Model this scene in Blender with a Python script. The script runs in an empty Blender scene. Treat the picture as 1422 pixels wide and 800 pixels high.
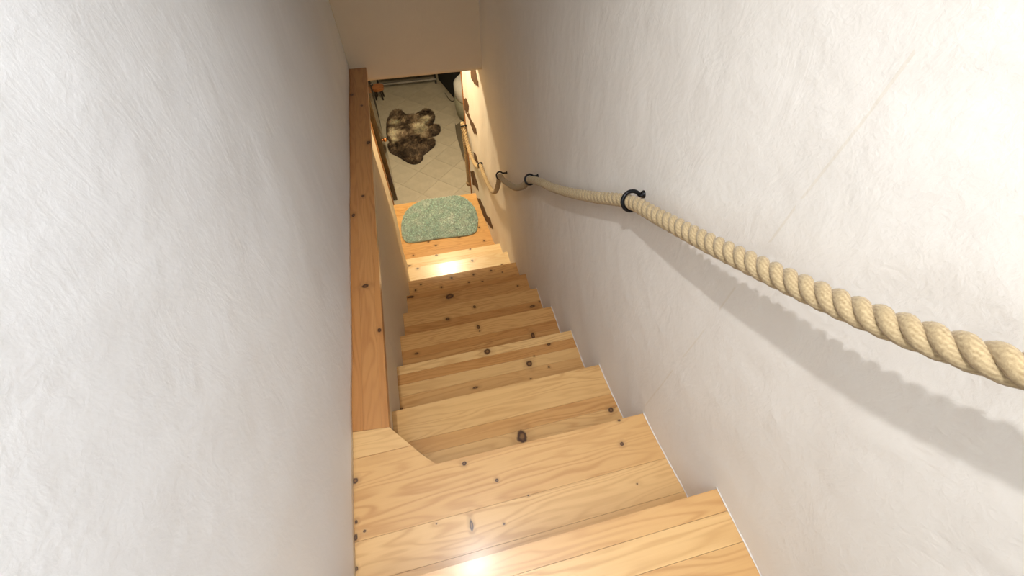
import bpy, bmesh, math, random
from mathutils import Vector, Matrix, noise
random.seed(7)
C = bpy.context.scene.collection
# ------------------------------------------------------------------ camera, light, exposure
cd = bpy.data.cameras.new('camera'); cam = bpy.data.objects.new('camera', cd); C.objects.link(cam)
M = [[0.9708617299215121, -0.1833398140534413, 0.15431789901582554],
     [-0.23923254052489756, -0.7790582784752454, 0.5795135807668274],
     [0.013974724605951755, -0.5995454205663124, -0.8002187174455189]]
CAM = Vector((0, 0, 3.1431))
cam.matrix_world = Matrix(((M[0][0], -M[0][1], -M[0][2], CAM.x), (M[1][0], -M[1][1], -M[1][2], CAM.y),
                           (M[2][0], -M[2][1], -M[2][2], CAM.z), (0, 0, 0, 1)))
cd.sensor_fit = 'HORIZONTAL'; cd.sensor_width = 36; cd.lens = 559.47 / 1422 * 36; cd.clip_start = 0.02
bpy.context.scene.camera = cam
w = bpy.data.worlds.new('sky'); bpy.context.scene.world = w; w.use_nodes = True
w.node_tree.nodes['Background'].inputs[0].default_value = (0.80, 0.90, 1.0, 1)
w.node_tree.nodes['Background'].inputs[1].default_value = 0.30
vs = bpy.context.scene.view_settings
bpy.context.scene.display_settings.display_device = 'sRGB'
vs.view_transform = 'Standard'; vs.look = 'None'; vs.gamma = 1; vs.use_curve_mapping = False; vs.exposure = 0.30

def lamp(name, loc, power, size, col, shape='DISK'):
    l = bpy.data.lights.new(name, 'AREA'); l.shape = shape; l.size = size; l.energy = power; l.color = col
    o = bpy.data.objects.new(name, l); C.objects.link(o); o.location = loc
    return o
UP = (-0.15, 0.17, 3.95); LO = (0.06, 3.72, 2.375)
sl = bpy.data.lights.new('ceiling_spot_light', 'SPOT'); sl.energy = 52; sl.color = (0.95, 0.97, 1.0); sl.spot_size = math.radians(112); sl.spot_blend = 0.9; sl.shadow_soft_size = .022
so = bpy.data.objects.new('ceiling_spot_light', sl); C.objects.link(so); so.location = (UP[0], UP[1], UP[2])
lamp('spot_lamp_light', (LO[0], LO[1], LO[2] - .012), 36, 0.17, (1.0, 0.81, 0.52))
SKY = lamp('skylight_daylight', (.085, -.33, 3.985), 9.5, .80, (.90, .95, 1.0), 'RECTANGLE'); SKY.data.size_y = .96
lamp('room_lamp_light', (0.9, 5.2, 2.36), 3, 0.25, (1.0, 0.86, 0.62))

# ------------------------------------------------------------------ materials
def mat(name):
    m = bpy.data.materials.new(name); m.use_nodes = True
    return m, m.node_tree.nodes, m.node_tree.links, m.node_tree.nodes['Principled BSDF']
def math_(n, l, op, a, b=None, c=None, clamp=False):
    k = n.new('ShaderNodeMath'); k.operation = op; k.use_clamp = clamp
    for i, v in enumerate((a, b, c)):
        if v is None: continue
        if isinstance(v, (int, float)): k.inputs[i].default_value = v
        else: l.new(v, k.inputs[i])
    return k.outputs[0]
def ramp(n, l, fac, stops):
    r = n.new('ShaderNodeValToRGB'); e = r.color_ramp.elements
    while len(e) < len(stops): e.new(.5)
    for k, (p, c) in zip(e, stops): k.position = p; k.color = (*c, 1)
    l.new(fac, r.inputs[0]); return r.outputs[0]
def mix(n, l, fac, a, b, mode='MIX'):
    k = n.new('ShaderNodeMix'); k.data_type = 'RGBA'; k.blend_type = mode
    for i, v in ((0, fac), (6, a), (7, b)):
        if isinstance(v, (int, float)): k.inputs[i].default_value = v
        elif isinstance(v, tuple): k.inputs[i].default_value = (*v, 1)
        else: l.new(v, k.inputs[i])
    return k.outputs[2]
def noise_(n, l, vec, scale, detail=3, rough=.5, dist=0):
    k = n.new('ShaderNodeTexNoise'); k.inputs['Scale'].default_value = scale; k.inputs['Detail'].default_value = detail
    k.inputs['Roughness'].default_value = rough; k.inputs['Distortion'].default_value = dist
    l.new(vec, k.inputs['Vector']); return k.outputs[0]
def mapping(n, l, vec, sc, loc=(0, 0, 0)):
    k = n.new('ShaderNodeMapping'); k.inputs['Scale'].default_value = sc; k.inputs['Location'].default_value = loc
    l.new(vec, k.inputs['Vector']); return k.outputs[0]
def bump(n, l, h, strength, dist, prev=None):
    k = n.new('ShaderNodeBump'); k.inputs['Strength'].default_value = strength; k.inputs['Distance'].default_value = dist
    l.new(h, k.inputs['Height'])
    if prev: l.new(prev, k.inputs['Normal'])
    return k.outputs[0]
def simple(name, col, rough=.6, metal=0, var=.12, sc=30, bmp=0.0, coat=0, spec=.5):
    m, n, l, b = mat(name)
    t = n.new('ShaderNodeTexCoord').outputs['Object']
    f = noise_(n, l, t, sc)
    l.new(ramp(n, l, f, [(.3, tuple(c * (1 - var) for c in col)), (.7, tuple(min(1, c * (1 + var)) for c in col))]), b.inputs['Base Color'])
    b.inputs['Roughness'].default_value = rough; b.inputs['Metallic'].default_value = metal
    b.inputs['Coat Weight'].default_value = coat; b.inputs['Specular IOR Level'].default_value = spec
    if bmp: l.new(bump(n, l, f, bmp, .003), b.inputs['Normal'])
    return m
def plaster(name, base=(.80, .785, .76), bs=1.0, cracks=False):
    m, n, l, b = mat(name)
    t = n.new('ShaderNodeTexCoord').outputs['Object']
    big = noise_(n, l, t, 2.2, 4, .55); mid = noise_(n, l, mapping(n, l, t, (1, 1, .6)), 14, 4, .6, .6)
    fin = noise_(n, l, t, 60, 4, .65, .4)
    vo = n.new('ShaderNodeTexVoronoi'); vo.inputs['Scale'].default_value = 38; l.new(t, vo.inputs['Vector'])
    pit = math_(n, l, 'MULTIPLY', math_(n, l, 'LESS_THAN', vo.outputs['Distance'], .13), math_(n, l, 'GREATER_THAN', mid, .56))
    col = ramp(n, l, big, [(.3, tuple(c * .965 for c in base)), (.7, tuple(min(.9, c * 1.02) for c in base))])
    if cracks:   # thin ochre plumb line on the plaster, a stain with a shape of its own
        sx = n.new('ShaderNodeSeparateXYZ'); l.new(t, sx.inputs[0])
        wob = noise_(n, l, t, 3, 2)
        pos = math_(n, l, 'ADD', sx.outputs['Y'], math_(n, l, 'MULTIPLY', wob, .012))
        d = math_(n, l, 'ABSOLUTE', math_(n, l, 'SUBTRACT', pos, .356))
        ln = math_(n, l, 'LESS_THAN', d, .0022)
        ln = math_(n, l, 'MULTIPLY', ln, math_(n, l, 'GREATER_THAN', noise_(n, l, t, 9, 2), .47))
        col = mix(n, l, math_(n, l, 'MULTIPLY', ln, .20), col, (.62, .50, .30))
    l.new(col, b.inputs['Base Color'])
    b.inputs['Roughness'].default_value = .72; b.inputs['Specular IOR Level'].default_value = .3
    N = bump(n, l, noise_(n, l, t, 6, 2, .5, .3), .22 * bs, .02); N = bump(n, l, mid, .20 * bs, .009, N); N = bump(n, l, fin, .19 * bs, .003, N)
    N = bump(n, l, math_(n, l, 'MULTIPLY', pit, -1), .25 * bs, .003, N)
    l.new(N, b.inputs['Normal'])
    return m
def knot_group():
    g = bpy.data.node_groups.new('knot', 'ShaderNodeTree')
    for nm, ty in (('P', 'NodeSocketVector'), ('Center', 'NodeSocketVector'), ('InvRadius', 'NodeSocketVector'), ('Prev', 'NodeSocketFloat')):
        g.interface.new_socket(nm, in_out='INPUT', socket_type=ty)
    g.interface.new_socket('D', in_out='OUTPUT', socket_type='NodeSocketFloat')
    n, l = g.nodes, g.links
    gi = n.new('NodeGroupInput'); go = n.new('NodeGroupOutput')
    s = n.new('ShaderNodeVectorMath'); s.operation = 'SUBTRACT'; l.new(gi.outputs[0], s.inputs[0]); l.new(gi.outputs[1], s.inputs[1])
    p = n.new('ShaderNodeVectorMath'); p.operation = 'MULTIPLY'; l.new(s.outputs[0], p.inputs[0]); l.new(gi.outputs[2], p.inputs[1])
    e = n.new('ShaderNodeVectorMath'); e.operation = 'LENGTH'; l.new(p.outputs[0], e.inputs[0])
    mn = n.new('ShaderNodeMath'); mn.operation = 'MINIMUM'; l.new(e.outputs['Value'], mn.inputs[0]); l.new(gi.outputs[3], mn.inputs[1])
    l.new(mn.outputs[0], go.inputs[0]); return g
KG = knot_group()
def wood(name, knots=(), axis='x', light=(.75, .47, .195), dark=(.52, .262, .082), rough=.3, seed=0, kdark=(.055, .018, .006)):
    m, n, l, b = mat(name)
    t = n.new('ShaderNodeTexCoord').outputs['Object']
    at = n.new('ShaderNodeAttribute'); at.attribute_type = 'OBJECT'; at.attribute_name = 'tone'
    sd = n.new('ShaderNodeAttribute'); sd.attribute_type = 'OBJECT'; sd.attribute_name = 'grain_seed'
    cx = n.new('ShaderNodeCombineXYZ'); l.new(sd.outputs['Fac'], cx.inputs[0]); l.new(sd.outputs['Fac'], cx.inputs[1]); l.new(sd.outputs['Fac'], cx.inputs[2])
    ad = n.new('ShaderNodeVectorMath'); ad.operation = 'ADD'; l.new(t, ad.inputs[0]); l.new(cx.outputs[0], ad.inputs[1]); q = ad.outputs[0]
    warp = noise_(n, l, mapping(n, l, t, (6, 6, 6)), 9, 2)
    D = None
    for (kx, ky, rx, ry) in knots:
        k = n.new('ShaderNodeGroup'); k.node_tree = KG; l.new(t, k.inputs[0])
        k.inputs[1].default_value = (kx, ky, 0); k.inputs[2].default_value = (1 / rx, 1 / ry, 0)
        if D is None: k.inputs[3].default_value = 50
        else: l.new(D, k.inputs[3])
        D = k.outputs[0]
    if D is None:
        v = n.new('ShaderNodeValue'); v.outputs[0].default_value = 50; D = v.outputs[0]
    D = math_(n, l, 'ADD', D, math_(n, l, 'MULTIPLY', math_(n, l, 'SUBTRACT', warp, .5), .9))
    st = (1.1, 9, 9) if axis == 'x' else (9, 1.1, 9)
    f1 = noise_(n, l, mapping(n, l, q, st), 1.6, 2, .5, .3)
    sx = n.new('ShaderNodeSeparateXYZ'); l.new(q, sx.inputs[0])
    across = sx.outputs['Y' if axis == 'x' else 'X']
    halo = math_(n, l, 'DIVIDE', 5.0, math_(n, l, 'ADD', math_(n, l, 'MULTIPLY', D, D), 2.0))
    ph = math_(n, l, 'ADD', math_(n, l, 'MULTIPLY', across, 190), math_(n, l, 'MULTIPLY', f1, 62))
    ph = math_(n, l, 'ADD', ph, math_(n, l, 'MULTIPLY', halo, 2.2))
    ring = math_(n, l, 'MULTIPLY_ADD', math_(n, l, 'SINE', ph), .5, .5)
    ring = math_(n, l, 'POWER', ring, 2.2)
    fib = noise_(n, l, mapping(n, l, q, (4, 260, 260) if axis == 'x' else (260, 4, 260)), 1.0, 3)
    pat = noise_(n, l, mapping(n, l, q, (1.4, 5, 5) if axis == 'x' else (5, 1.4, 5)), 1.3, 2)
    fac = math_(n, l, 'MULTIPLY', ring, math_(n, l, 'MULTIPLY_ADD', pat, 1.5, -.25), clamp=True)
    fac = math_(n, l, 'ADD', math_(n, l, 'MULTIPLY', fac, .80), math_(n, l, 'MULTIPLY', fib, .30), clamp=True)
    col = mix(n, l, fac, light, dark)
    # tone below 1 is a redder, darker board
    tr = n.new('ShaderNodeCombineColor'); tt = at.outputs['Fac']
    l.new(math_(n, l, 'POWER', tt, .7), tr.inputs[0]); l.new(math_(n, l, 'POWER', tt, 1.25), tr.inputs[1]); l.new(math_(n, l, 'POWER', tt, 1.9), tr.inputs[2])
    col = mix(n, l, 1.0, col, tr.outputs[0], 'MULTIPLY')
    hal = math_(n, l, 'MULTIPLY', math_(n, l, 'SUBTRACT', 1.0, math_(n, l, 'DIVIDE', D, 3.0), clamp=True), .55)
    col = mix(n, l, hal, col, tuple(c * .55 for c in dark))
    kd = n.new('ShaderNodeMapRange'); kd.inputs['From Min'].default_value = 1.15; kd.inputs['From Max'].default_value = .75; l.new(D, kd.inputs['Value'])
    kin = n.new('ShaderNodeMapRange'); kin.inputs['From Min'].default_value = .55; kin.inputs['From Max'].default_value = .2; l.new(D, kin.inputs['Value'])
    kcol = mix(n, l, math_(n, l, 'MULTIPLY', kin.outputs[0], .35), kdark, dark)
    col = mix(n, l, kd.outputs[0], col, kcol)
    l.new(col, b.inputs['Base Color'])
    l.new(math_(n, l, 'MULTIPLY_ADD', fib, .12, rough - .06), b.inputs['Roughness'])
    b.inputs['Coat Weight'].default_value = .35; b.inputs['Coat Roughness'].default_value = .22
    l.new(bump(n, l, math_(n, l, 'ADD', fib, ring), .10, .0008), b.inputs['Normal'])
    return m
PL = plaster('warm_lit_plaster', (.78, .65, .47), 1.3); PLR = plaster('warm_lit_plaster_right', (.80, .752, .685), 1.6, True)  # warm bounce light of the stair well put into both plaster colours
PLL = plaster('cool_lit_plaster', (.86, .87, .89), 1.0)  # cool daylight put into the colour of the left wall
PLD = plaster('cream_plaster', (.74, .68, .58))
BLACK = simple('black_iron', (.012, .012, .014), .35, .6, .3, 200, .3)

# ------------------------------------------------------------------ helpers
def link(name, me, m, parent=None, smooth=False):
    o = bpy.data.objects.new(name, me); C.objects.link(o)
    if m: me.materials.append(m)
    if parent: o.parent = parent
    if smooth:
        for p in me.polygons: p.use_smooth = True
    return o
def mesh(name, v, f, m, parent=None, smooth=False):
    me = bpy.data.meshes.new(name); me.from_pydata([tuple(x) for x in v], [], f); me.update()
    return link(name, me, m, parent, smooth)
def bmo(name, bm, m, parent=None, smooth=False):
    bmesh.ops.recalc_face_normals(bm, faces=bm.faces)
    me = bpy.data.meshes.new(name); bm.to_mesh(me); bm.free()
    return link(name, me, m, parent, smooth)
def prism(bm, poly, z0, z1, bev=0.0):
    a = [bm.verts.new((x, y, z0)) for x, y in poly]; c = [bm.verts.new((x, y, z1)) for x, y in poly]
    n = len(poly); fs = [bm.faces.new(a[::-1]), bm.faces.new(c)]
    for i in range(n): fs.append(bm.faces.new((a[i], a[(i + 1) % n], c[(i + 1) % n], c[i])))
    if bev:
        es = list({e for f in fs for e in f.edges})
        bmesh.ops.recalc_face_normals(bm, faces=bm.faces)
        bmesh.ops.bevel(bm, geom=es, offset=bev, segments=2, affect='EDGES', profile=.6)
def box(bm, x0, x1, y0, y1, z0, z1, bev=0.0):
    prism(bm, [(x0, y0), (x1, y0), (x1, y1), (x0, y1)], z0, z1, bev)
def boxo(name, x0, x1, y0, y1, z0, z1, m, parent=None, bev=0.003):
    bm = bmesh.new(); box(bm, x0, x1, y0, y1, z0, z1, bev); return bmo(name, bm, m, parent)
def empty(name, loc=(0, 0, 0)):
    o = bpy.data.objects.new(name, None); C.objects.link(o); o.empty_display_size = .1
    o.location = loc; return o
def tag(o, label, cat, group=None, kind=None):
    if label: o['label'] = label
    if cat: o['category'] = cat
    if group: o['group'] = group
    if kind: o['kind'] = kind
    return o
def struct(o, label, cat='wall'):
    o['kind'] = 'structure'; return tag(o, label, cat)
def interp(tab, t):
    if t <= tab[0][0]: return tab[0][1]
    for (a, x), (b, y) in zip(tab, tab[1:]):
        if t <= b:
            s = (t - a) / (b - a); s = s * s * (3 - 2 * s); return x + (y - x) * s
    return tab[-1][1]
def tube(bm, pts, rad, n=8, cap=True, closed=False):
    pts = [Vector(p) for p in pts]; N = len(pts); rings = []; up = None
    for i, p in enumerate(pts):
        if closed: tg = (pts[(i + 1) % N] - pts[i - 1]).normalized()
        else: tg = (pts[min(i + 1, N - 1)] - pts[max(i - 1, 0)]).normalized()
        if up is None:
            up = Vector((0, 0, 1)) if abs(tg.z) < .9 else Vector((1, 0, 0))
        s = tg.cross(up).normalized(); up = s.cross(tg).normalized()
        r = rad[i] if isinstance(rad, (list, tuple)) else rad
        rings.append([bm.verts.new(p + (s * math.cos(2 * math.pi * k / n) + up * math.sin(2 * math.pi * k / n)) * r) for k in range(n)])
    for i in range(N if closed else N - 1):
        a, b = rings[i], rings[(i + 1) % N]
        for k in range(n): bm.faces.new((a[k], a[(k + 1) % n], b[(k + 1) % n], b[k]))
    if cap and not closed: bm.faces.new(rings[0][::-1]); bm.faces.new(rings[-1])
def slab(name, u0, u1, v0, v1, front, back, m, du=.03, dv=.03):
    """closed wall: front(u,v)->(x,y,z) wavy face, back(u,v) flat face"""
    nu = max(1, round((u1 - u0) / du)); nv = max(1, round((v1 - v0) / dv)); v = []; f = []
    for fn in (front, back):
        for i in range(nu + 1):
            for j in range(nv + 1): v.append(fn(u0 + (u1 - u0) * i / nu, v0 + (v1 - v0) * j / nv))
    W = nv + 1; O = (nu + 1) * W
    for i in range(nu):
        for j in range(nv): f.append((i * W + j, (i + 1) * W + j, (i + 1) * W + j + 1, i * W + j + 1))
    f.append((O, O + nv, O + nu * W + nv, O + nu * W))
    f.append([j for j in range(W)] + [O + nv, O]); f.append([nu * W + j for j in range(W)][::-1] + [O + nu * W, O + nu * W + nv])
    f.append([i * W for i in range(nu + 1)][::-1] + [O, O + nu * W]); f.append([i * W + nv for i in range(nu + 1)] + [O + nu * W + nv, O + nv])
    o = mesh(name, v, f, m)
    bm = bmesh.new(); bm.from_mesh(o.data); bmesh.ops.recalc_face_normals(bm, faces=bm.faces); bm.to_mesh(o.data); bm.free()
    for p in o.data.polygons: p.use_smooth = len(p.vertices) == 4 and p.area < du * dv * 3
    return o
def wob(y, z, s=0, a=.004):
    return a * noise.noise(Vector((y * 1.6 + s, z * 1.3, s))) + a * .45 * noise.noise(Vector((y * 6 + s, z * 4.5, s + 3)))

# ------------------------------------------------------------------ setting
ZK = [2.0488 - .18626 * i for i in range(11)]
NOSE = [.070, .339, .612, .889, 1.160, 1.432, 1.702, 1.976, 2.262, 2.540, 2.838, 3.520]
XR = [(-1.9, .565), (.05, .560), (.34, .541), (.6, .531), (.9, .533), (1.16, .537), (1.43, .544), (1.9, .549), (2.54, .550), (2.85, .525), (3.1, .507), (3.5, .489), (3.61, .462)]
XL = [(.45, -.283), (.9, -.287), (1.4, -.290), (1.7, -.282), (2.0, -.279), (2.3, -.296), (2.6, -.335), (2.85, -.364), (3.1, -.374), (3.3, -.386), (3.45, -.402), (3.62, -.420)]
def xr(y, z=0): return interp(XR, y) + wob(y, z, 0)
def xl(y, z=0): return interp(XL, y) + wob(y, z, 9, .002)
WR = struct(slab('wall_right', -1.9, 3.61, 0, 4.02, lambda y, z: (xr(y, z), y, z), lambda y, z: (.80, y, z), PLR, .022, .022),
            'rough white plastered stair wall that carries the rope handrail')
WL = struct(slab('wall_left', -1.9, 2.95, 1.865, 4.02, lambda y, z: (-.369 + wob(y, z, 4, .005), y, z), lambda y, z: (-.62, y, z), PLL, .022, .022),
            'rough white plastered wall, tinted blue as by daylight, above the wooden ledge')
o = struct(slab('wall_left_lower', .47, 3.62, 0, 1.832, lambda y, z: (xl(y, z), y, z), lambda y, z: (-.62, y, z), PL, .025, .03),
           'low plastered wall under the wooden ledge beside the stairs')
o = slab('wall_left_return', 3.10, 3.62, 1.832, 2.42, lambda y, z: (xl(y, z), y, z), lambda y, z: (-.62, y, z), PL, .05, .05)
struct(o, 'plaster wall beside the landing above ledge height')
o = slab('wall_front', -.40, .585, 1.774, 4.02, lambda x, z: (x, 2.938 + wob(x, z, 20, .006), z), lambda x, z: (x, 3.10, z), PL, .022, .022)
struct(o, 'white plastered wall, tinted tan as by warm light, hanging over the lower opening')
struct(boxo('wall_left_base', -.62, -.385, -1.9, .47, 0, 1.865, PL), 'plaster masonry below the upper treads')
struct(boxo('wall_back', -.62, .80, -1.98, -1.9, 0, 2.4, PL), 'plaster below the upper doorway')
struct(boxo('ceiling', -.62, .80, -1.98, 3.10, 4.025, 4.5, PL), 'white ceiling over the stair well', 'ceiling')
struct(boxo('ceiling_lower', -2.0, 2.4, 3.10, 7.7, 2.42, 2.6, PLD), 'ceiling of the lower room', 'ceiling')
struct(boxo('wall_room_left', -2.1, -2.0, 3.5, 7.7, 0, 2.42, PLD), 'left wall of the lower room')
struct(boxo('wall_room_right', 2.4, 2.5, 3.5, 7.7, 0, 2.42, PLD), 'right wall of the lower room')
struct(boxo('wall_room_far', -2.0, 2.4, 7.6, 7.7, 0, 2.42, PLD), 'far wall of the lower room')
struct(boxo('wall_room_near', -2.0, -.62, 3.5, 3.62, 0, 2.42, PLD), 'wall of the lower room beside the opening')
struct(boxo('wall_room_near_right', .80, 2.4, 3.5, 3.61, 0, 2.42, PLD), 'wall of the lower room right of the opening')
TRIMW = wood('trim_pine', axis='y', light=(.55, .27, .10), dark=(.32, .13, .04))
o = boxo('trim_1', .452, .470, 3.612, 3.634, .0, 2.42, TRIMW); o['tone'] = .9; o['grain_seed'] = 3.0
struct(o, 'thin brown wooden edge strip at the end of the right wall', 'trim')
o = boxo('trim_2', -.432, -.405, 3.60, 3.632, .0, 2.42, TRIMW); o['tone'] = 1.0; o['grain_seed'] = 5.0
struct(o, 'thin wooden edge strip at the end of the low left wall', 'trim')

r = struct(boxo('window_1', -.345, .515, -.84, .18, 3.992, 4.024, simple('frame_white', (.8, .8, .8), .5)), 'white framed skylight over the top of the stairs', 'window')
m, n, l, b = mat('skylight_glass'); b.inputs['Base Color'].default_value = (.7, .8, .9, 1); b.inputs['Roughness'].default_value = .1
b.inputs['Emission Color'].default_value = (.88, .94, 1, 1); b.inputs['Emission Strength'].default_value = 1.0
boxo('pane', -.315, .485, -.81, .15, 3.988, 3.9915, m, r, 0)
# thin dark brown patches with ragged outlines on the right wall
PATCH = simple('jagged_brown', (.11, .056, .024), .85, 0, .35, 60, .6)
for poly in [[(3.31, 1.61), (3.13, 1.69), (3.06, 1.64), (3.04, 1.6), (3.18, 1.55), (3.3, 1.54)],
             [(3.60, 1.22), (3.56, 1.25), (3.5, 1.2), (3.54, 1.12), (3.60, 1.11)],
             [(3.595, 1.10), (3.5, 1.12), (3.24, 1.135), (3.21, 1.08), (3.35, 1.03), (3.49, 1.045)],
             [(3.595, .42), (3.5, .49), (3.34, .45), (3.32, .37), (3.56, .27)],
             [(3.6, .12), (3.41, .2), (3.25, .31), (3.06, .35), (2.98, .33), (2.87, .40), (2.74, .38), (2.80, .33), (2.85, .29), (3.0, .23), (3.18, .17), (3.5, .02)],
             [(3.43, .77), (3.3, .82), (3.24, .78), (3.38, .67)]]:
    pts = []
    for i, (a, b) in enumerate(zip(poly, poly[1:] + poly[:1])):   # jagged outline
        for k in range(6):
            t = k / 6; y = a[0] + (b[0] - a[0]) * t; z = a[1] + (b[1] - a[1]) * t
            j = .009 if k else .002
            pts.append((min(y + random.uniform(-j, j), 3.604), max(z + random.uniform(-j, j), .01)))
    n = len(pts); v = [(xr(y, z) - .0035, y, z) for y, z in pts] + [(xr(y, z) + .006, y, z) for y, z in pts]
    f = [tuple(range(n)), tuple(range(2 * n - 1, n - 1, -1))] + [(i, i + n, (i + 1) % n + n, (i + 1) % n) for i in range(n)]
    mesh('brown_patch', v, f, PATCH, WR)
# small flaws on the plaster
CHIP = simple('chipped_plaster', (.42, .41, .36), .9)
WRc = [(1.10, 3.28, .010)]
for y, z, r in WRc:
    bm = bmesh.new(); bmesh.ops.create_icosphere(bm, subdivisions=2, radius=r)
    for vv in bm.verts: vv.co.x *= .15; vv.co += Vector((0, random.uniform(-.002, .002), random.uniform(-.002, .002))); vv.co += Vector((xr(y, z), y, z))
    bmo('plaster_chip', bm, CHIP, WR)

# ------------------------------------------------------------------ lower floor: diagonal tiles
GROUT = simple('grout', (.36, .32, .25), .9)
FL = struct(boxo('floor', -2.0, 2.4, 3.50, 7.6, -.08, -.006, GROUT), 'pale tiled floor of the lower room', 'floor')
m, n, l, b = mat('pale_stone_tile'); t = n.new('ShaderNodeTexCoord').outputs['Object']
oi = n.new('ShaderNodeObjectInfo')
c1 = ramp(n, l, noise_(n, l, t, 9, 5, .65), [(.3, (.40, .36, .285)), (.7, (.49, .45, .36))])
v = math_(n, l, 'MULTIPLY_ADD', oi.outputs['Random'], .09, .94)
hs = n.new('ShaderNodeHueSaturation'); l.new(v, hs.inputs['Value']); l.new(c1, hs.inputs['Color']); l.new(hs.outputs[0], b.inputs['Base Color'])
b.inputs['Roughness'].default_value = .42
l.new(bump(n, l, noise_(n, l, t, 70, 3), .15, .001), b.inputs['Normal']); TILE = m
def clip(poly, a, bb, c):      # keep a*x+b*y<=c
    out = []
    for p, q in zip(poly, poly[1:] + poly[:1]):
        dp = a * p[0] + bb * p[1] - c; dq = a * q[0] + bb * q[1] - c
        if dp <= 0: out.append(p)
        if dp * dq < 0:
            t = dp / (dp - dq); out.append((p[0] + (q[0] - p[0]) * t, p[1] + (q[1] - p[1]) * t))
    return out
P = .44; full = None; hg = .0011
for i in range(-4, 24):
    for j in range(-24, 24):
        s0 = 3.767 + P * i; d0 = 4.38 + P * j     # x+y in [s0,s0+P], y-x in [d0,d0+P]
        s1, d1 = s0 + P, d0 + P; g = hg * 1.414
        s0 += g; s1 -= g; d0 += g; d1 -= g
        poly = [((s - d) / 2, (s + d) / 2) for s, d in ((s0, d0), (s1, d0), (s1, d1), (s0, d1))]
        for a, bb, c in ((-1, 0, 1.2), (1, 0, 1.7), (0, -1, -3.535), (0, 1, 7.4)):
            if poly: poly = clip(poly, a, bb, c)
        # keep clear of the wall ends
        if len(poly) < 3: continue
        cx = sum(p[0] for p in poly) / len(poly); cy = sum(p[1] for p in poly) / len(poly)
        if not (-1.1 < cx < 1.6): continue
        A = abs(sum(p[0] * q[1] - q[0] * p[1] for p, q in zip(poly, poly[1:] + poly[:1]))) / 2
        if A < .002: continue
        if len(poly) == 4 and A > P * P / 2 * .97:
            if full is None:
                bm = bmesh.new(); prism(bm, [(x - cx, y - cy) for x, y in poly], -.007, 0, .0012)
                o = bmo('tile', bm, TILE, FL); full = o.data
            else:
                o = bpy.data.objects.new('tile', full); C.objects.link(o); o.parent = FL
            o.location = (cx, cy, 0)
        else:
            bm = bmesh.new(); prism(bm, [(x - cx, y - cy) for x, y in poly], -.007, 0)
            o = bmo('tile', bm, TILE, FL); o.location = (cx, cy, 0)

# ------------------------------------------------------------------ staircase
KN = {1: [(-0.049, 0.324, 0.0063, 0.006), (0.036, 0.255, 0.0051, 0.0047), (-0.365, 0.352, 0.0081, 0.0079), (-0.364, 0.244, 0.0048, 0.0053), (-0.342, 0.216, 0.0038, 0.0034), (-0.365, 0.206, 0.0056, 0.0085), (-0.15, 0.187, 0.0023, 0.0021), (-0.057, 0.161, 0.0048, 0.0151), (0.031, 0.142, 0.0029, 0.0025), (0.115, 0.195, 0.003, 0.0022), (0.434, 0.265, 0.0065, 0.006), (0.454, 0.335, 0.0056, 0.0043), (0.432, 0.149, 0.0025, 0.0021), (-0.364, 0.135, 0.0036, 0.0047)], 2: [(0.158, 0.411, 0.0175, 0.0241), (0.506, 0.427, 0.0092, 0.0102)], 3: [(0.12, 0.871, 0.016, 0.0144), (0.407, 0.841, 0.0098, 0.0072), (0.293, 0.767, 0.0126, 0.0153), (0.324, 0.798, 0.0042, 0.0035), (0.036, 0.711, 0.0121, 0.0048), (0.374, 0.729, 0.0041, 0.0044), (0.28, 0.695, 0.0046, 0.0033), (-0.28, 0.692, 0.0058, 0.0046)], 4: [(0.118, 1.123, 0.0082, 0.0131), (0.12, 1.095, 0.0044, 0.0043), (0.387, 1.004, 0.0092, 0.0208), (-0.217, 1.04, 0.0106, 0.0061)], 5: [(-0.034, 1.331, 0.0124, 0.01), (0.477, 1.303, 0.0171, 0.0081), (0.136, 1.381, 0.0085, 0.0103), (0.53, 1.326, 0.0043, 0.0052)], 6: [(-0.256, 1.684, 0.0234, 0.0095), (0.0, 1.629, 0.0283, 0.0206), (0.47, 1.611, 0.0072, 0.006)], 7: [(0.261, 1.847, 0.0079, 0.0067), (-0.191, 1.925, 0.0078, 0.0081), (-0.235, 1.88, 0.0077, 0.0099), (0.04, 1.934, 0.0085, 0.0096), (-0.046, 1.863, 0.0078, 0.0086), (0.208, 1.93, 0.0085, 0.0104), (0.16, 1.863, 0.0068, 0.0067), (0.346, 1.936, 0.0086, 0.0091), (0.426, 1.901, 0.0054, 0.0069)], 8: [(0.475, 2.129, 0.0076, 0.0069), (-0.214, 2.246, 0.0104, 0.0093), (0.242, 2.228, 0.0118, 0.0118)], 9: [(-0.30, 2.456, 0.0156, 0.0101), (-0.048, 2.527, 0.0127, 0.0087), (0.266, 2.531, 0.0097, 0.0088)], 10: [(0.207, 2.89, 0.0127, 0.0119), (-0.105, 2.891, 0.0105, 0.0098), (-0.041, 2.826, 0.0125, 0.0096), (-0.269, 2.743, 0.0088, 0.0093), (0.441, 2.78, 0.0098, 0.0097), (0.429, 2.981, 0.0087, 0.0103)]}
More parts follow.
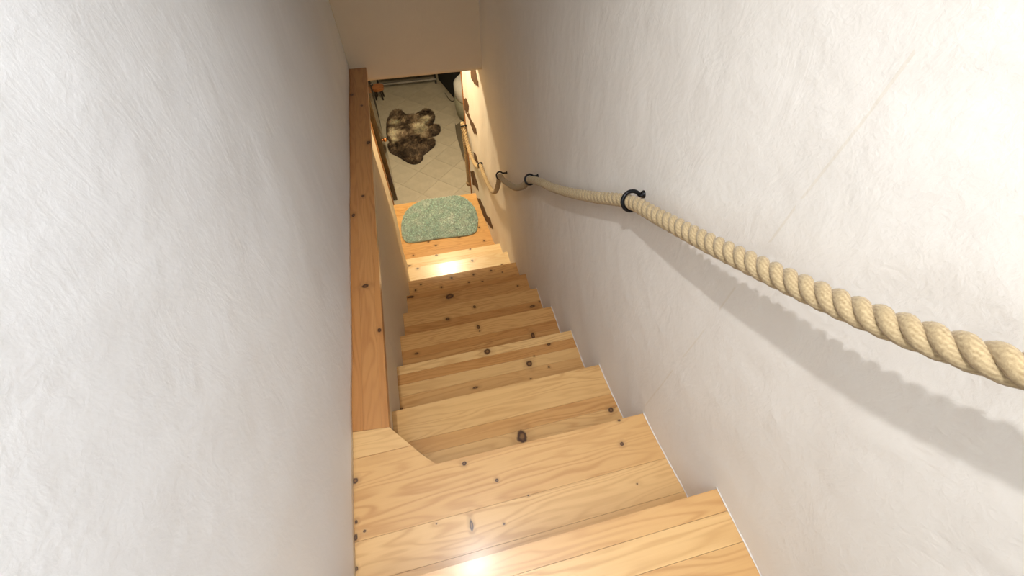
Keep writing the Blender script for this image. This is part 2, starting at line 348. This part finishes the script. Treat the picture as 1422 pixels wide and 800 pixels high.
# seams (from the nose backwards) and tone of each board of a tread
SEAM = {0: ([.070, .020, -.045, -.12, -.22], [.90, 1.04, .92, .98]),
        1: ([.339, .195, .098, .02], [.93, 1.05, 1.0]),
        2: ([.612, .487, .433, .30], [1.0, .80, .98]),
        3: ([.889, .846, .797, .744, .60], [1.04, .68, .98, .84]),
        4: ([1.160, 1.068, 1.02, .88], [1.0, .78, .90]),
        5: ([1.432, 1.332, 1.15], [1.0, .78]),
        6: ([1.702, 1.662, 1.54, 1.40], [.80, .92, .68]),
        7: ([1.976, 1.86, 1.68], [1.06, .98]),
        8: ([2.262, 2.15, 2.06, 1.95], [1.02, 1.06, 1.0]),
        9: ([2.540, 2.47, 2.36, 2.24], [1.06, .98, 1.02]),
        10: ([3.520, 3.425, 3.33, 3.235, 3.14, 3.045, 2.95, 2.838 - .07, 2.70, 2.50], [1.0, .93, 1.02, .95, 1.0, .97, .93, .9, .95])}
ST = empty('staircase', (0, 0, 0))
tag(ST, 'straight flight of varnished knotty pine steps going down between two plaster walls', 'stairs')
RISE = wood('riser_pine', seed=2)
LX = {0: -.372, 1: -.372, 2: -.284, 3: -.286, 4: -.288, 5: -.289, 6: -.283, 7: -.280, 8: -.29, 9: -.325, 10: -.372}
rnd = random.Random(3)
def xr_edge(y, z): return interp(XR, y) + wob(y, z, 0) + .003
def xl_edge(y, z, i): return -.372 if i < 2 else interp(XL, y) + wob(y, z, 9, .002) - .003
for i in range(11):
    z = ZK[i]; wm = wood('pine_tread_%d' % i, KN.get(i, ()), rough=.46 if i < 2 else .30, kdark=(.07, .026, .010), **({'light': (.86, .66, .36), 'dark': (.70, .43, .17)} if i in (8, 9) else {'light': (.66, .36, .125), 'dark': (.42, .185, .05)} if 4 <= i <= 7 else {'light': (.74, .455, .185)}))  # lamplight put into the paler lower treads, shade into the darker middle ones
    T = bpy.data.objects.new('tread' if i < 10 else 'landing', None); C.objects.link(T); T.parent = ST
    seams, tones = SEAM[i]
    for k in range(len(seams) - 1):
        y1, y0 = seams[k], seams[k + 1]; gp = .0003 if i < 10 else .0007
        yb, yt = y0 + gp, y1 - (gp if k else 0)
        if i == 1 and k == 0:
            poly = [(-.372, yb), (xr_edge(yb, z), yb), (xr_edge(yt, z), yt), (-.133, .339), (-.197, .413), (-.372, .413)]
            poly2 = [(-.372, .4133), (-.1975, .4133), (-.2590, .4855), (-.372, .4965)]
            bm = bmesh.new(); prism(bm, poly2, z - .035, z, .0012)
            o = bmo('plank', bm, wm, T); o['tone'] = 1.03; o['grain_seed'] = 7.7
        else:
            ys = [yb + (yt - yb) * s for s in (0, .5, 1)]
            poly = [(xr_edge(y, z), y) for y in ys] + [(xl_edge(y, z, i), y) for y in ys[::-1]]
            if i == 10 and k == 0: pass
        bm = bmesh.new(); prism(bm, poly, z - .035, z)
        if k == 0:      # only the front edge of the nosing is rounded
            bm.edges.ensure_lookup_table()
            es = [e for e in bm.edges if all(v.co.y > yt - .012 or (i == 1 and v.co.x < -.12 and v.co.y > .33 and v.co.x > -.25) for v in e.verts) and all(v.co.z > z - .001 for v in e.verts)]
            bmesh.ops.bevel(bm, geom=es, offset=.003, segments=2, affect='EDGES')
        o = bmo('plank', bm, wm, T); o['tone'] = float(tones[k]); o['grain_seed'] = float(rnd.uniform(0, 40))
    yn = NOSE[i] if i < 10 else 3.52
    zb = (ZK[i + 1] if i < 10 else 0)
    x0 = LX[i] + .004 if i >= 2 else (-.28 if i == 1 else -.369)
    o = boxo('riser', x0, xr_edge(yn, z) - .008, yn - .045, yn - .027, zb - .0 + .001, z - .036, RISE, ST, .001)
    o['tone'] = .95; o['grain_seed'] = float(i)

# ragged lips of plaster where the wall meets the upper treads
for i in range(6):
    z = ZK[i]; y0 = NOSE[i] + .004; y1 = (NOSE[i - 1] if i else -.30) - .01; k = 26; pts = []; rad = []
    for j in range(k + 1):
        y = y1 + (y0 - y1) * j / k; pts.append((xr_edge(y, z) - .0045 + .0012 * noise.noise(Vector((y * 30, z, 1))), y, z + .0012)); rad.append(.0017 + .0017 * noise.noise(Vector((y * 45, z * 3, 7))))
    bm = bmesh.new(); tube(bm, pts, rad, 6); bmo('plaster_lip', bm, PLR, WR, True)
# wooden ledge on top of the low wall
LG = empty('wooden_ledge', (-.31, 1.7, 1.83)); tag(LG, 'long varnished pine board capping the low wall left of the stairs', 'ledge')
LM = wood('pine_ledge', [(kx + .31, ky - 1.7, a_, b_) for kx, ky, a_, b_ in [(-.316, 1.071, .014, .010), (-.272, .851, .007, .009), (-.356, 2.591, .01, .012), (-.273, 2.058, .012, .014), (-.358, 1.496, .008, .011), (-.312, 1.62, .007, .009), (-.30, 2.45, .007, .01)]],
          'y', light=(.58, .285, .095), dark=(.38, .15, .042), rough=.34)
for x0, x1, tn, sdv in ((-.372, -.3383, .86, 1.3), (-.3382, -.2832, .93, 9.1), (-.2831, -.2600, .88, 17.)):
    bm = bmesh.new(); prism(bm, [(x, y) for x, y in ((x0, .4975 - (x0 + .372) * .107), (x1, .4975 - (x1 + .372) * .107), (x1, 2.934), (x0, 2.934))], 1.834, 1.8625, .0004)
    o = bmo('plank', bm, LM, None); o.data.transform(Matrix.Translation((.31, -1.7, -1.83))); o.parent = LG
    o['tone'] = tn; o['grain_seed'] = sdv

# ------------------------------------------------------------------ rope handrail
m, n, l, b = mat('natural_rope'); t = n.new('ShaderNodeTexCoord').outputs['UV']
gen = n.new('ShaderNodeTexCoord').outputs['Object']
wv = n.new('ShaderNodeTexWave'); wv.wave_type = 'BANDS'; wv.bands_direction = 'DIAGONAL'; wv.inputs['Scale'].default_value = 2.2; wv.inputs['Distortion'].default_value = 3; wv.inputs['Detail'].default_value = 2
l.new(t, wv.inputs['Vector'])
f1 = noise_(n, l, gen, 320, 3, .6)
l.new(ramp(n, l, math_(n, l, 'ADD', math_(n, l, 'MULTIPLY', wv.outputs['Fac'], .2), math_(n, l, 'MULTIPLY', f1, .8)), [(.2, (.29, .20, .10)), (.75, (.55, .42, .24))]), b.inputs['Base Color'])
b.inputs['Roughness'].default_value = .85; b.inputs['Specular IOR Level'].default_value = .2; b.inputs['Sheen Weight'].default_value = .2
l.new(bump(n, l, math_(n, l, 'ADD', f1, math_(n, l, 'MULTIPLY', wv.outputs['Fac'], .4)), .35, .0008), b.inputs['Normal']); ROPE = m
CTRL = [(.475, -1.00, 3.70), (.478, -.62, 3.40), (.482, -.25, 3.06), (.485, -.08, 2.925), (.488, .043, 2.816), (.490, .158, 2.734), (.490, .387, 2.609), (.488, .560, 2.525), (.485, .687, 2.464),
        (.485, .86, 2.335), (.487, 1.04, 2.205), (.487, 1.22, 2.085), (.485, 1.39, 1.985), (.482, 1.531, 1.885),
        (.487, 1.64, 1.765), (.488, 1.80, 1.625), (.488, 1.98, 1.51), (.486, 2.12, 1.435), (.483, 2.216, 1.395),
        (.486, 2.28, 1.27), (.487, 2.38, 1.13), (.487, 2.53, 1.015), (.484, 2.72, .955), (.481, 2.86, .935), (.478, 2.983, .930),
        (.472, 3.08, .85), (.462, 3.22, .79), (.452, 3.36, .785), (.442, 3.49, .83), (.434, 3.585, .93), (.430, 3.625, .965), (.430, 3.655, .94), (.434, 3.665, .86), (.438, 3.665, .70), (.440, 3.662, .50), (.441, 3.66, .30), (.441, 3.66, .215)]
def catmull(pts, step=.005):
    P_ = [Vector(p) for p in pts]; P_ = [P_[0] * 2 - P_[1]] + P_ + [P_[-1] * 2 - P_[-2]]; out = []
    for i in range(1, len(P_) - 2):
        p0, p1, p2, p3 = P_[i - 1:i + 3]; L = (p2 - p1).length
        t0 = 0; t1 = t0 + (p1 - p0).length ** .5; t2 = t1 + L ** .5; t3 = t2 + (p3 - p2).length ** .5
        k = max(2, int(L / step))
        for s in range(k):
            t = t1 + (t2 - t1) * s / k
            A1 = p0 * ((t1 - t) / (t1 - t0)) + p1 * ((t - t0) / (t1 - t0)); A2 = p1 * ((t2 - t) / (t2 - t1)) + p2 * ((t - t1) / (t2 - t1)); A3 = p2 * ((t3 - t) / (t3 - t2)) + p3 * ((t - t2) / (t3 - t2))
            B1 = A1 * ((t2 - t) / (t2 - t0)) + A2 * ((t - t0) / (t2 - t0)); B2 = A2 * ((t3 - t) / (t3 - t1)) + A3 * ((t - t1) / (t3 - t1))
            out.append(B1 * ((t2 - t) / (t2 - t1)) + B2 * ((t - t1) / (t2 - t1)))
    out.append(P_[-2]); return out
def push(p):        # slide a point along its sight line so that the rope stands clear of the wall between the rings
    y = p[1]; x = interp([(-1, .455), (.0, .466), (.25, .469), (.45, .473), (.687, .496), (1.531, .497), (3, .478)], y) if y < 1.6 else p[0] + (.009 if y < 3.05 else .002 if y < 3.3 else 0)
    v = (Vector(p) - CAM) * (x / p[0]); return CAM + v
path = catmull([push(p) for p in CTRL], .004)
RP = empty('rope_handrail', path[-1]); tag(RP, 'thick beige twisted rope handrail sagging through iron rings down the right wall', 'rope')
frames = []; up = Vector((0, 0, 1)); dist = 0
for i, p in enumerate(path):
    tg = (path[min(i + 1, len(path) - 1)] - path[max(i - 1, 0)]).normalized()
    s = tg.cross(up).normalized(); up = s.cross(tg).normalized()
    if i: dist += (p - path[i - 1]).length
    frames.append((p, s, up, tg, dist))
RR, SR, PITCH = .0098, .0089, .076
for k in range(3):
    v = []; f = []; uv = []; ns = 12
    cen = []
    for p, s, u, tg, d in frames:
        a = -2 * math.pi * (d / PITCH + k / 3); cen.append(p + (s * math.cos(a) + u * math.sin(a)) * RR)
    for i, (p, s, u, tg, d) in enumerate(frames):
        a = -2 * math.pi * (d / PITCH + k / 3)
        rad = (s * math.cos(a) + u * math.sin(a)); c = cen[i]
        tt = (cen[min(i + 1, len(cen) - 1)] - cen[max(i - 1, 0)]).normalized()
        bi = tt.cross(rad).normalized(); rr = bi.cross(tt).normalized()
        for q in range(ns):
            an = 2 * math.pi * q / ns
            v.append(c + (rr * math.cos(an) * SR * .98 + bi * math.sin(an) * SR * 1.04)); uv.append((d * 60, q / ns * 3))
    for i in range(len(frames) - 1):
        for q in range(ns): f.append((i * ns + q, i * ns + (q + 1) % ns, (i + 1) * ns + (q + 1) % ns, (i + 1) * ns + q))
    v_off = [x - path[-1] for x in v]
    o = mesh('strand', v_off, f, ROPE, RP, True)
    ul = o.data.uv_layers.new(name='uv')
    for lp in o.data.loops: ul.data[lp.index].uv = uv[lp.vertex_index]
# whipped knot at the hanging end
bm = bmesh.new()
for (cx, cy, cz, rx, rz) in ((0, 0, -.002, .027, .020), (-.008, -.004, .016, .022, .014), (0, 0, -.022, .018, .016)):
    q = bmesh.ops.create_icosphere(bm, subdivisions=3, radius=1)
    for vv in q['verts']: vv.co = Vector((vv.co.x * rx + cx, vv.co.y * rx + cy, vv.co.z * rz + cz)) + vv.co * .0015 * math.sin(vv.co.z * 9 + vv.co.x * 7)
bmo('end_knot', bm, ROPE, RP, True)

# iron ring hooks
def ring_hook(idx, label, wall=None):
    c, s, u, tg, d = min(frames, key=lambda fr: (fr[0] - Vector(idx)).length)
    c = Vector(c); o = empty('ring_hook', (xr(c.y, c.z), c.y, c.z + .03)); tag(o, label, 'hook', 'black iron rope hooks on the right wall')
    off = Vector(o.location)
    e1 = Vector((1, 0, 0)) - tg * tg.x; e1.normalize(); e2 = e1.cross(tg).normalized()
    if e2.z < 0: e2 = -e2
    R_ = .0247; pts = []
    cc = c + e2 * .003 + e1 * .003
    for k in range(35):                      # nearly closed loop, ending at the shank
        a = math.radians(28 + 322 * k / 34)
        pts.append(cc + (e1 * math.cos(a) + e2 * math.sin(a)) * R_)
    bm = bmesh.new(); tube(bm, [p - off for p in pts[::1]], [.0052 * (.55 + .45 * min(1, (34 - k) / 5)) for k in range(35)], 10)
    bmo('ring', bm, BLACK, o, True)
    a0 = pts[0]; wx = xr(a0.y, a0.z)
    bm = bmesh.new()
    tube(bm, [p - off for p in (a0, a0 + Vector((.004, 0, .002)), Vector((wx - .012, a0.y, a0.z + .001)), Vector((wx + .012, a0.y, a0.z + .001)))], [.0053, .0055, .0055, .0055], 10)
    bmo('shank', bm, BLACK, o, True)
    bm = bmesh.new(); q = bmesh.ops.create_cone(bm, segments=18, radius1=.0105, radius2=.008, depth=.006, cap_ends=True)
    bmesh.ops.rotate(bm, verts=bm.verts, cent=(0, 0, 0), matrix=Matrix.Rotation(-math.pi / 2, 3, 'Y'))
    bmesh.ops.translate(bm, verts=bm.verts, vec=Vector((wx - .0025, a0.y, a0.z + .001)) - off)
    bmo('wall_plate', bm, BLACK, o)
for q, lb in (((.496, .700, 2.449), 'black iron ring hook nearest the viewer, largest on the right wall'),
              (tuple(push((.482, 1.531, 1.885))), 'black iron ring hook second down the rope, above the middle steps'),
              (tuple(push((.483, 2.216, 1.395))), 'black iron ring hook third down the rope, above the deepest sag'),
              (tuple(push((.478, 2.983, .93))), 'black iron ring hook fourth down the rope, beside the landing'),
              ((.432, 3.60, .95), 'black iron ring hook at the wall end where the rope turns and hangs')):
    ring_hook(q, lb)

# ------------------------------------------------------------------ green bath rug
def smooth_closed(pts, n=10):
    out = []; N_ = len(pts)
    for i in range(N_):
        p0, p1, p2, p3 = [Vector((*pts[(i + k) % N_], 0)) for k in (-1, 0, 1, 2)]
        for s in range(n):
            t = s / n
            out.append((.5 * ((2 * p1) + (p2 - p0) * t + (2 * p0 - 5 * p1 + 4 * p2 - p3) * t * t + (3 * p1 - p0 - 3 * p2 + p3) * t ** 3)).to_2d())
    return out
def inside(p, poly):
    c = False; j = len(poly) - 1
    for i in range(len(poly)):
        a, b_ = poly[i], poly[j]
        if (a[1] > p[1]) != (b_[1] > p[1]) and p[0] < (b_[0] - a[0]) * (p[1] - a[1]) / (b_[1] - a[1]) + a[0]: c = not c
        j = i
    return c
def edge_dist(p, poly):
    best = 9
    for i in range(len(poly)):
        a, b_ = poly[i - 1], poly[i]; ab = b_ - a; t = max(0, min(1, (p - a).dot(ab) / max(ab.length_squared, 1e-9)))
        best = min(best, (p - a - ab * t).length)
    return best
def pelt(bm, poly, z0, hfun):
    """closed low mound: outline fan rings shrinking to the middle"""
    c = sum(poly, Vector((0, 0))) / len(poly); levels = [1.0, .97, .9, .75, .5, .25]; rings = []
    base = [bm.verts.new((p.x, p.y, z0)) for p in poly]
    for s in levels:
        rings.append([bm.verts.new(((c + (p - c) * s).x, (c + (p - c) * s).y, z0 + hfun(s))) for p in poly])
    top = bm.verts.new((c.x, c.y, z0 + hfun(0))); allr = [base] + rings; N_ = len(poly)
    for a, b_ in zip(allr, allr[1:]):
        for i in range(N_): bm.faces.new((a[i], a[(i + 1) % N_], b_[(i + 1) % N_], b_[i]))
    for i in range(N_): bm.faces.new((allr[-1][i], allr[-1][(i + 1) % N_], top))
    bm.faces.new(base[::-1])
RUGO = [(-.352, 3.10), (-.332, 3.25), (-.262, 3.40), (-.105, 3.505), (.096, 3.505), (.30, 3.495), (.405, 3.36), (.440, 3.19), (.418, 3.01), (.335, 2.892), (.02, 2.905), (-.275, 2.912), (-.342, 2.985)]
poly = smooth_closed(RUGO, 8)
RG = empty('bath_rug', (.04, 3.2, ZK[10] + .001)); tag(RG, 'oval sage green tufted bath rug on the wooden landing', 'rug')
off = Vector(RG.location)
m, n, l, b = mat('green_tuft'); t = n.new('ShaderNodeTexCoord').outputs['Object']
big = noise_(n, l, t, 11, 4, .6)
col = ramp(n, l, big, [(.3, (.47, .66, .60)), (.52, (.62, .77, .70)), (.72, (.82, .88, .82))])
at = n.new('ShaderNodeAttribute'); at.attribute_name = 'shade'
l.new(mix(n, l, 1.0, col, at.outputs['Color'], 'MULTIPLY'), b.inputs['Base Color'])
b.inputs['Roughness'].default_value = .95; b.inputs['Specular IOR Level'].default_value = .1; TUFT = m
bk = simple('rug_backing', (.40, .50, .40), .95)
bm = bmesh.new(); pelt(bm, [p - off.to_2d() for p in poly], 0, lambda s: .010 if s > .99 else .014)
bmo('backing', bm, bk, RG, True)
def strands(name, poly, zc, hfun, count, lfun, wfun, leanf, colf, m, parent, off, seed, bbox, seg=2):
    r = random.Random(seed); v = []; f = []; cols = []
    tries = 0
    while len(v) < count * (2 * seg + 1) and tries < count * 8:
        tries += 1
        p = Vector((r.uniform(bbox[0], bbox[1]), r.uniform(bbox[2], bbox[3])))
        if not inside(p, poly): continue
        e = edge_dist(p, poly); L = lfun(p, e, r); a = r.uniform(0, 2 * math.pi); lean = leanf(p, e, r)
        d = Vector((math.cos(a), math.sin(a), 0)); wv_ = Vector((-d.y, d.x, 0)) * wfun(r) ; base = Vector((p.x, p.y, zc + hfun(e)))
        k0 = len(v); cc = colf(p, e, r)
        for s in range(seg):
            t = s / seg; q = base + Vector((0, 0, L * t * (1 - .3 * t))) + lean * L * t * t
            w_ = wv_ * (1 - .4 * t); v += [q - w_, q + w_]; cols += [cc, cc]
            if s: f.append((k0 + 2 * s - 2, k0 + 2 * s - 1, k0 + 2 * s + 1, k0 + 2 * s))
        q = base + Vector((0, 0, L * .7)) + lean * L; v.append(q); cols.append(cc)
        f.append((k0 + 2 * seg - 2, k0 + 2 * seg - 1, k0 + 2 * seg))
    o = mesh(name, [x - off for x in v], f, m, parent)
    ca = o.data.color_attributes.new('shade', 'FLOAT_COLOR', 'POINT')
    ca.data.foreach_set('color', [c for q in cols for c in (*q, 1)])
    o['kind'] = 'stuff'; return o
def rc(p, e, r):
    g = r.uniform(.5, 1.35) * (1 + .5 * noise.noise(Vector((p.x * 60, p.y * 60, 0)))); return (g, g, g)
strands('pile', poly, ZK[10] + .010, lambda e: min(.004, e * .2), 26000, lambda p, e, r: r.uniform(.010, .020), lambda r: r.uniform(.0016, .0028),
        lambda p, e, r: Vector((r.uniform(-.8, .8), r.uniform(-.8, .8), 0)), rc, TUFT, RG, off, 5, (-.37, .46, 2.87, 3.53), 2)

# ------------------------------------------------------------------ sheepskin
SKO = [(-.425, 5.10), (-.424, 5.28), (-.402, 5.50), (-.33, 5.68), (-.254, 5.745), (-.175, 5.70), (-.113, 5.605), (-.014, 5.583), (.06, 5.64), (.15, 5.684), (.235, 5.62), (.262, 5.50), (.248, 5.38), (.212, 5.30), (.262, 5.27), (.300, 5.17), (.275, 5.06), (.213, 5.00), (.160, 5.0),
       (.185, 4.90), (.178, 4.79), (.10, 4.69), (.031, 4.625), (-.005, 4.59), (-.012, 4.52), (-.048, 4.465), (-.11, 4.44), (-.167, 4.46), (-.249, 4.555), (-.325, 4.66), (-.395, 4.74), (-.422, 4.83), (-.418, 4.93), (-.400, 4.99)]
poly = smooth_closed(SKO, 5)
SK = empty('sheepskin', (-.08, 5.1, .001)); tag(SK, 'shaggy brown and cream sheepskin lying on the pale tiles', 'rug'); off = Vector(SK.location)
m, n, l, b = mat('sheep_wool'); at = n.new('ShaderNodeAttribute'); at.attribute_name = 'shade'
l.new(at.outputs['Color'], b.inputs['Base Color']); b.inputs['Roughness'].default_value = .8; b.inputs['Specular IOR Level'].default_value = .25; WOOL = m
hide = simple('sheep_hide', (.06, .042, .028), .95)
bm = bmesh.new()
c = [p - off.to_2d() for p in poly]
prism(bm, [(p.x, p.y) for p in c], 0, .012); bmo('hide', bm, hide, SK)
CREAM = [(-.33, 5.15, .10, .13), (.03, 5.15, .10, .15), (-.30, 5.42, .11, .07), (.10, 5.38, .10, .12), (-.34, 4.98, .07, .06)]
def wcol(p, e, r):
    q = 0
    for x, y, a, b_ in CREAM:
        q = max(q, math.exp(-(((p.x - x) / a) ** 2 + ((p.y - y) / b_) ** 2)))
    nz = noise.noise(Vector((p.x * 9, p.y * 7, 0))) * .45 + noise.noise(Vector((p.x * 30, p.y * 26, 4))) * .55
    t = max(0, min(1, q * 1.15 + nz + .08)) * min(1, e / .05) + r.uniform(-.06, .14)
    t = max(0, min(1, t)); lo = (.050, .036, .026); md = (.27, .19, .12); hi = (.85, .72, .50)
    if t < .4: s = t / .4; c_ = [lo[k] + (md[k] - lo[k]) * s for k in range(3)]
    else: s = (t - .4) / .6; c_ = [md[k] + (hi[k] - md[k]) * s for k in range(3)]
    g = r.uniform(.5, 1.5); return tuple(min(.9, x * g) for x in c_)
def wlean(p, e, r):
    a = noise.noise(Vector((p.x * 5, p.y * 5, 8))) * 6.3
    return Vector((math.cos(a), math.sin(a), 0)) * .8 + Vector((r.uniform(-.5, .5), r.uniform(-.5, .5), 0))
strands('wool', poly, .010, lambda e: min(.012, e * .2), 24000, lambda p, e, r: r.uniform(.025, .052) * min(1, .45 + e / .06), lambda r: r.uniform(.002, .0042), wlean, wcol, WOOL, SK, off, 9, (-.46, .31, 4.43, 5.76), 3)

# ------------------------------------------------------------------ lower room furniture glimpsed through the opening
def frame_box(root, x0, x1, y0, y1, z0, z1, m): return boxo('body', x0, x1, y0, y1, z0, z1, m, root, .004)
BROWN = simple('brown_lacquer', (.10, .058, .020), .22, 0, .2, 6, 0, .5); DBROWN = simple('dark_lacquer', (.022, .014, .008), .5)
COPPER = simple('copper_knob_metal', (.80, .38, .16), .25, 1.0, .1)
def cabinet(name, label, A, B, h, depth, m, doors, knobs):
    A = Vector(A); B = Vector(B); L = (B - A).length; r = empty(name, (A.x, A.y, 0)); tag(r, label, 'cabinet')
    r.rotation_euler.z = math.atan2(B.y - A.y, B.x - A.x)
    boxo('body', 0, L, .02, depth, 0.02, h, m, r, .004); boxo('plinth', .01, L - .01, .03, depth - .01, 0, .02, m, r, 0)
    for k in range(doors):
        x0 = L * k / doors + .002; x1 = L * (k + 1) / doors - .002
        d = boxo('door', x0, x1, 0, .02, .0, h - .01, m, r, .003)
        for (kk, kx, kz, km) in knobs:
            if kk == k:
                bm = bmesh.new(); q = bmesh.ops.create_uvsphere(bm, u_segments=16, v_segments=10, radius=.022); bmesh.ops.translate(bm, verts=q['verts'], vec=(x0 + kx, -.034, kz))
                q = bmesh.ops.create_cone(bm, segments=12, radius1=.009, radius2=.009, depth=.022, cap_ends=True, matrix=Matrix.Translation((x0 + kx, -.010, kz)) @ Matrix.Rotation(math.pi / 2, 4, 'X'))
                bmo('knob', bm, km, d, True)
    return r
cabinet('cabinet', 'tall glossy brown cabinet just past the low left wall with copper knob', (-.378, 3.815), (-.432, 4.74), 2.0, .45, BROWN, 2, [(0, .09, .72, COPPER)])
cabinet('cabinet', 'near black tall cabinet beyond the brown one on the left', (-.452, 4.76), (-.515, 5.89), 2.0, .45, DBROWN, 2, [(0, .06, .85, DBROWN)])
# pale panel radiator and wooden stool at the far left
r = empty('panel_radiator', (-.66, 6.2, 0)); tag(r, 'pale grey upright panel behind the dark cabinet at far left', 'radiator')
WHITE = simple('pale_enamel', (.62, .60, .56), .4)
for k in range(5): boxo('panel', -.02, .06, -.24 + k * .096, -.15 + k * .096, .08, .62, WHITE, r, .006)
boxo('foot', 0, .04, -.22, -.19, 0, .085, WHITE, r); boxo('foot', 0, .04, .17, .20, 0, .085, WHITE, r)
r = empty('stool', (-.46, 6.16, 0)); tag(r, 'small orange brown wooden stool in the far left corner', 'stool')
OR = wood('stool_wood', axis='x', light=(.50, .18, .05), dark=(.30, .09, .02))
bm = bmesh.new(); bmesh.ops.create_cone(bm, segments=28, radius1=.085, radius2=.09, depth=.04, cap_ends=True, matrix=Matrix.Translation((0, 0, .16)))
o = bmo('seat', bm, OR, r); o['tone'] = 1.0; o['grain_seed'] = 2.0
for a in range(4):
    an = a * math.pi / 2 + .6; bm = bmesh.new(); tube(bm, [(.05 * math.cos(an), .05 * math.sin(an), .141), (.07 * math.cos(an), .07 * math.sin(an), 0)], [.014, .010], 10)
    o = bmo('leg', bm, DBROWN, r, True); o['tone'] = .9; o['grain_seed'] = 2.0 + a
# low black bench with a pale metal base rail
BLK = simple('black_fabric', (.010, .010, .010), .8, 0, .3, 80, .3); ALU = simple('brushed_metal', (.50, .50, .50), .35, .9, .1)
r = empty('low_bench', (0, 6.755, 0)); tag(r, 'low black bench with a pale metal base rail along the far end', 'bench')
boxo('body', -.42, .40, -.27, .30, .13, .42, BLK, r, .02)
boxo('base_rail', -.45, .395, -.325, -.30, .055, .080, ALU, r, .003)
boxo('end_rail', .395, .42, -.325, .25, .055, .080, ALU, r, .003)
boxo('end_rail', -.475, -.45, -.325, .25, .055, .080, ALU, r, .003)
for x in (-.46, .405):
    for y in (-.31, .22): boxo('leg', x - .012, x + .012, y - .012, y + .012, 0, .14, BLK, r, .002)
# black stove/cabinet at the right
r = empty('black_cabinet', (.62, 5.86, 0)); tag(r, 'black angular cabinet at the far right of the opening', 'cabinet')
r.rotation_euler.z = math.atan2(.70, -.17)
boxo('body', 0, .70, -.50, 0, .012, .80, BLK, r, .004); boxo('top', -.008, .708, -.508, .008, .80, .82, BLK, r, .003); boxo('plinth', .02, .68, -.48, -.01, 0, .012, BLK, r, 0)
bm = bmesh.new(); pts = [(.62, 5.885, .006), (.595, 5.85, .006), (.565, 5.845, .006), (.535, 5.90, .006), (.515, 6.0, .006), (.50, 6.10, .006)]
tube(bm, catmull(pts, .02), .005, 8); tag(bmo('power_cable', bm, BLACK, None, True), 'thin black cable looping out at the foot of the black cabinet', 'cable')
# white pouf
r = empty('pouf', (.95, 5.45, 0)); tag(r, 'round pouf with white top and grey green side right of the sheepskin', 'pouf')
GG = simple('grey_green_fabric', (.36, .36, .27), .9, 0, .08, 40, .3); WH = simple('white_fabric', (.85, .84, .80), .9, 0, .03, 40, .3)
def lathe(bm, prof, n=48):
    rings = [[bm.verts.new((r_ * math.cos(2 * math.pi * k / n), r_ * math.sin(2 * math.pi * k / n), z)) for k in range(n)] for r_, z in prof]
    for a, b_ in zip(rings, rings[1:]):
        for k in range(n): bm.faces.new((a[k], a[(k + 1) % n], b_[(k + 1) % n], b_[k]))
    bm.faces.new(rings[0][::-1]); bm.faces.new(rings[-1])
bm = bmesh.new(); lathe(bm, [(.33, 0), (.37, .03), (.385, .15), (.38, .26), (.36, .275)]); bmo('side', bm, GG, r, True)
bm = bmesh.new(); lathe(bm, [(.355, .276), (.378, .29), (.375, .43), (.33, .47), (.2, .485), (.05, .488)]); bmo('cushion_top', bm, WH, r, True)
# dark floor mat beside it, one corner curled
MATM = simple('dark_mat', (.115, .095, .065), .95, 0, .15, 90, .4)
v = []; f = []; nx, ny = 12, 24
for side in (0, 1):
    for i in range(nx + 1):
        for j in range(ny + 1):
            x = .492 + .13 * i / nx; y = 4.36 + .82 * j / ny + .10 * i / nx
            cc = max(0, 1 - i / 3) * max(0, (j - 19) / 5)
            v.append((x + .02 * cc, y, .001 + (0 if side else .006) + .05 * cc * cc))
W = ny + 1; O = (nx + 1) * W
for i in range(nx):
    for j in range(ny):
        a = i * W + j; f.append((a, a + W, a + W + 1, a + 1)); f.append((O + a, O + a + 1, O + a + W + 1, O + a + W))
for j in range(ny): f.append((j, j + 1, O + j + 1, O + j)); a = nx * W + j; f.append((a + 1, a, O + a, O + a + 1))
for i in range(nx): a = i * W; f.append((a + W, a, O + a, O + a + W)); a += ny; f.append((a, a + W, O + a + W, O + a))
tag(mesh('floor_mat', v, f, MATM), 'dark grey floor mat with a curled corner behind the hanging rope', 'mat')

# ------------------------------------------------------------------ lamps
m, n, l, b = mat('lamp_glow'); b.inputs['Emission Color'].default_value = (1, .85, .6, 1); b.inputs['Emission Strength'].default_value = 6; GLOW = m
def downlight(name, loc, R_, label):
    r = empty(name, loc); tag(r, label, 'lamp')
    bm = bmesh.new(); lathe(bm, [(R_ * 1.3, 0), (R_ * 1.3, .02), (R_ * 1.1, .045)], 32); bmo('housing', bm, WHITE, r)
    bm = bmesh.new(); lathe(bm, [(R_, -.004), (R_, -.0005)], 32); bmo('diffuser', bm, GLOW, r)
downlight('ceiling_lamp', (UP[0], UP[1], UP[2] + .03), .05, 'round ceiling lamp over the top of the stairs')
downlight('ceiling_lamp', (LO[0], LO[1], 2.375), .045, 'small round ceiling lamp above the landing')
downlight('ceiling_lamp', (.9, 5.2, 2.375), .1, 'round ceiling lamp in the lower room')
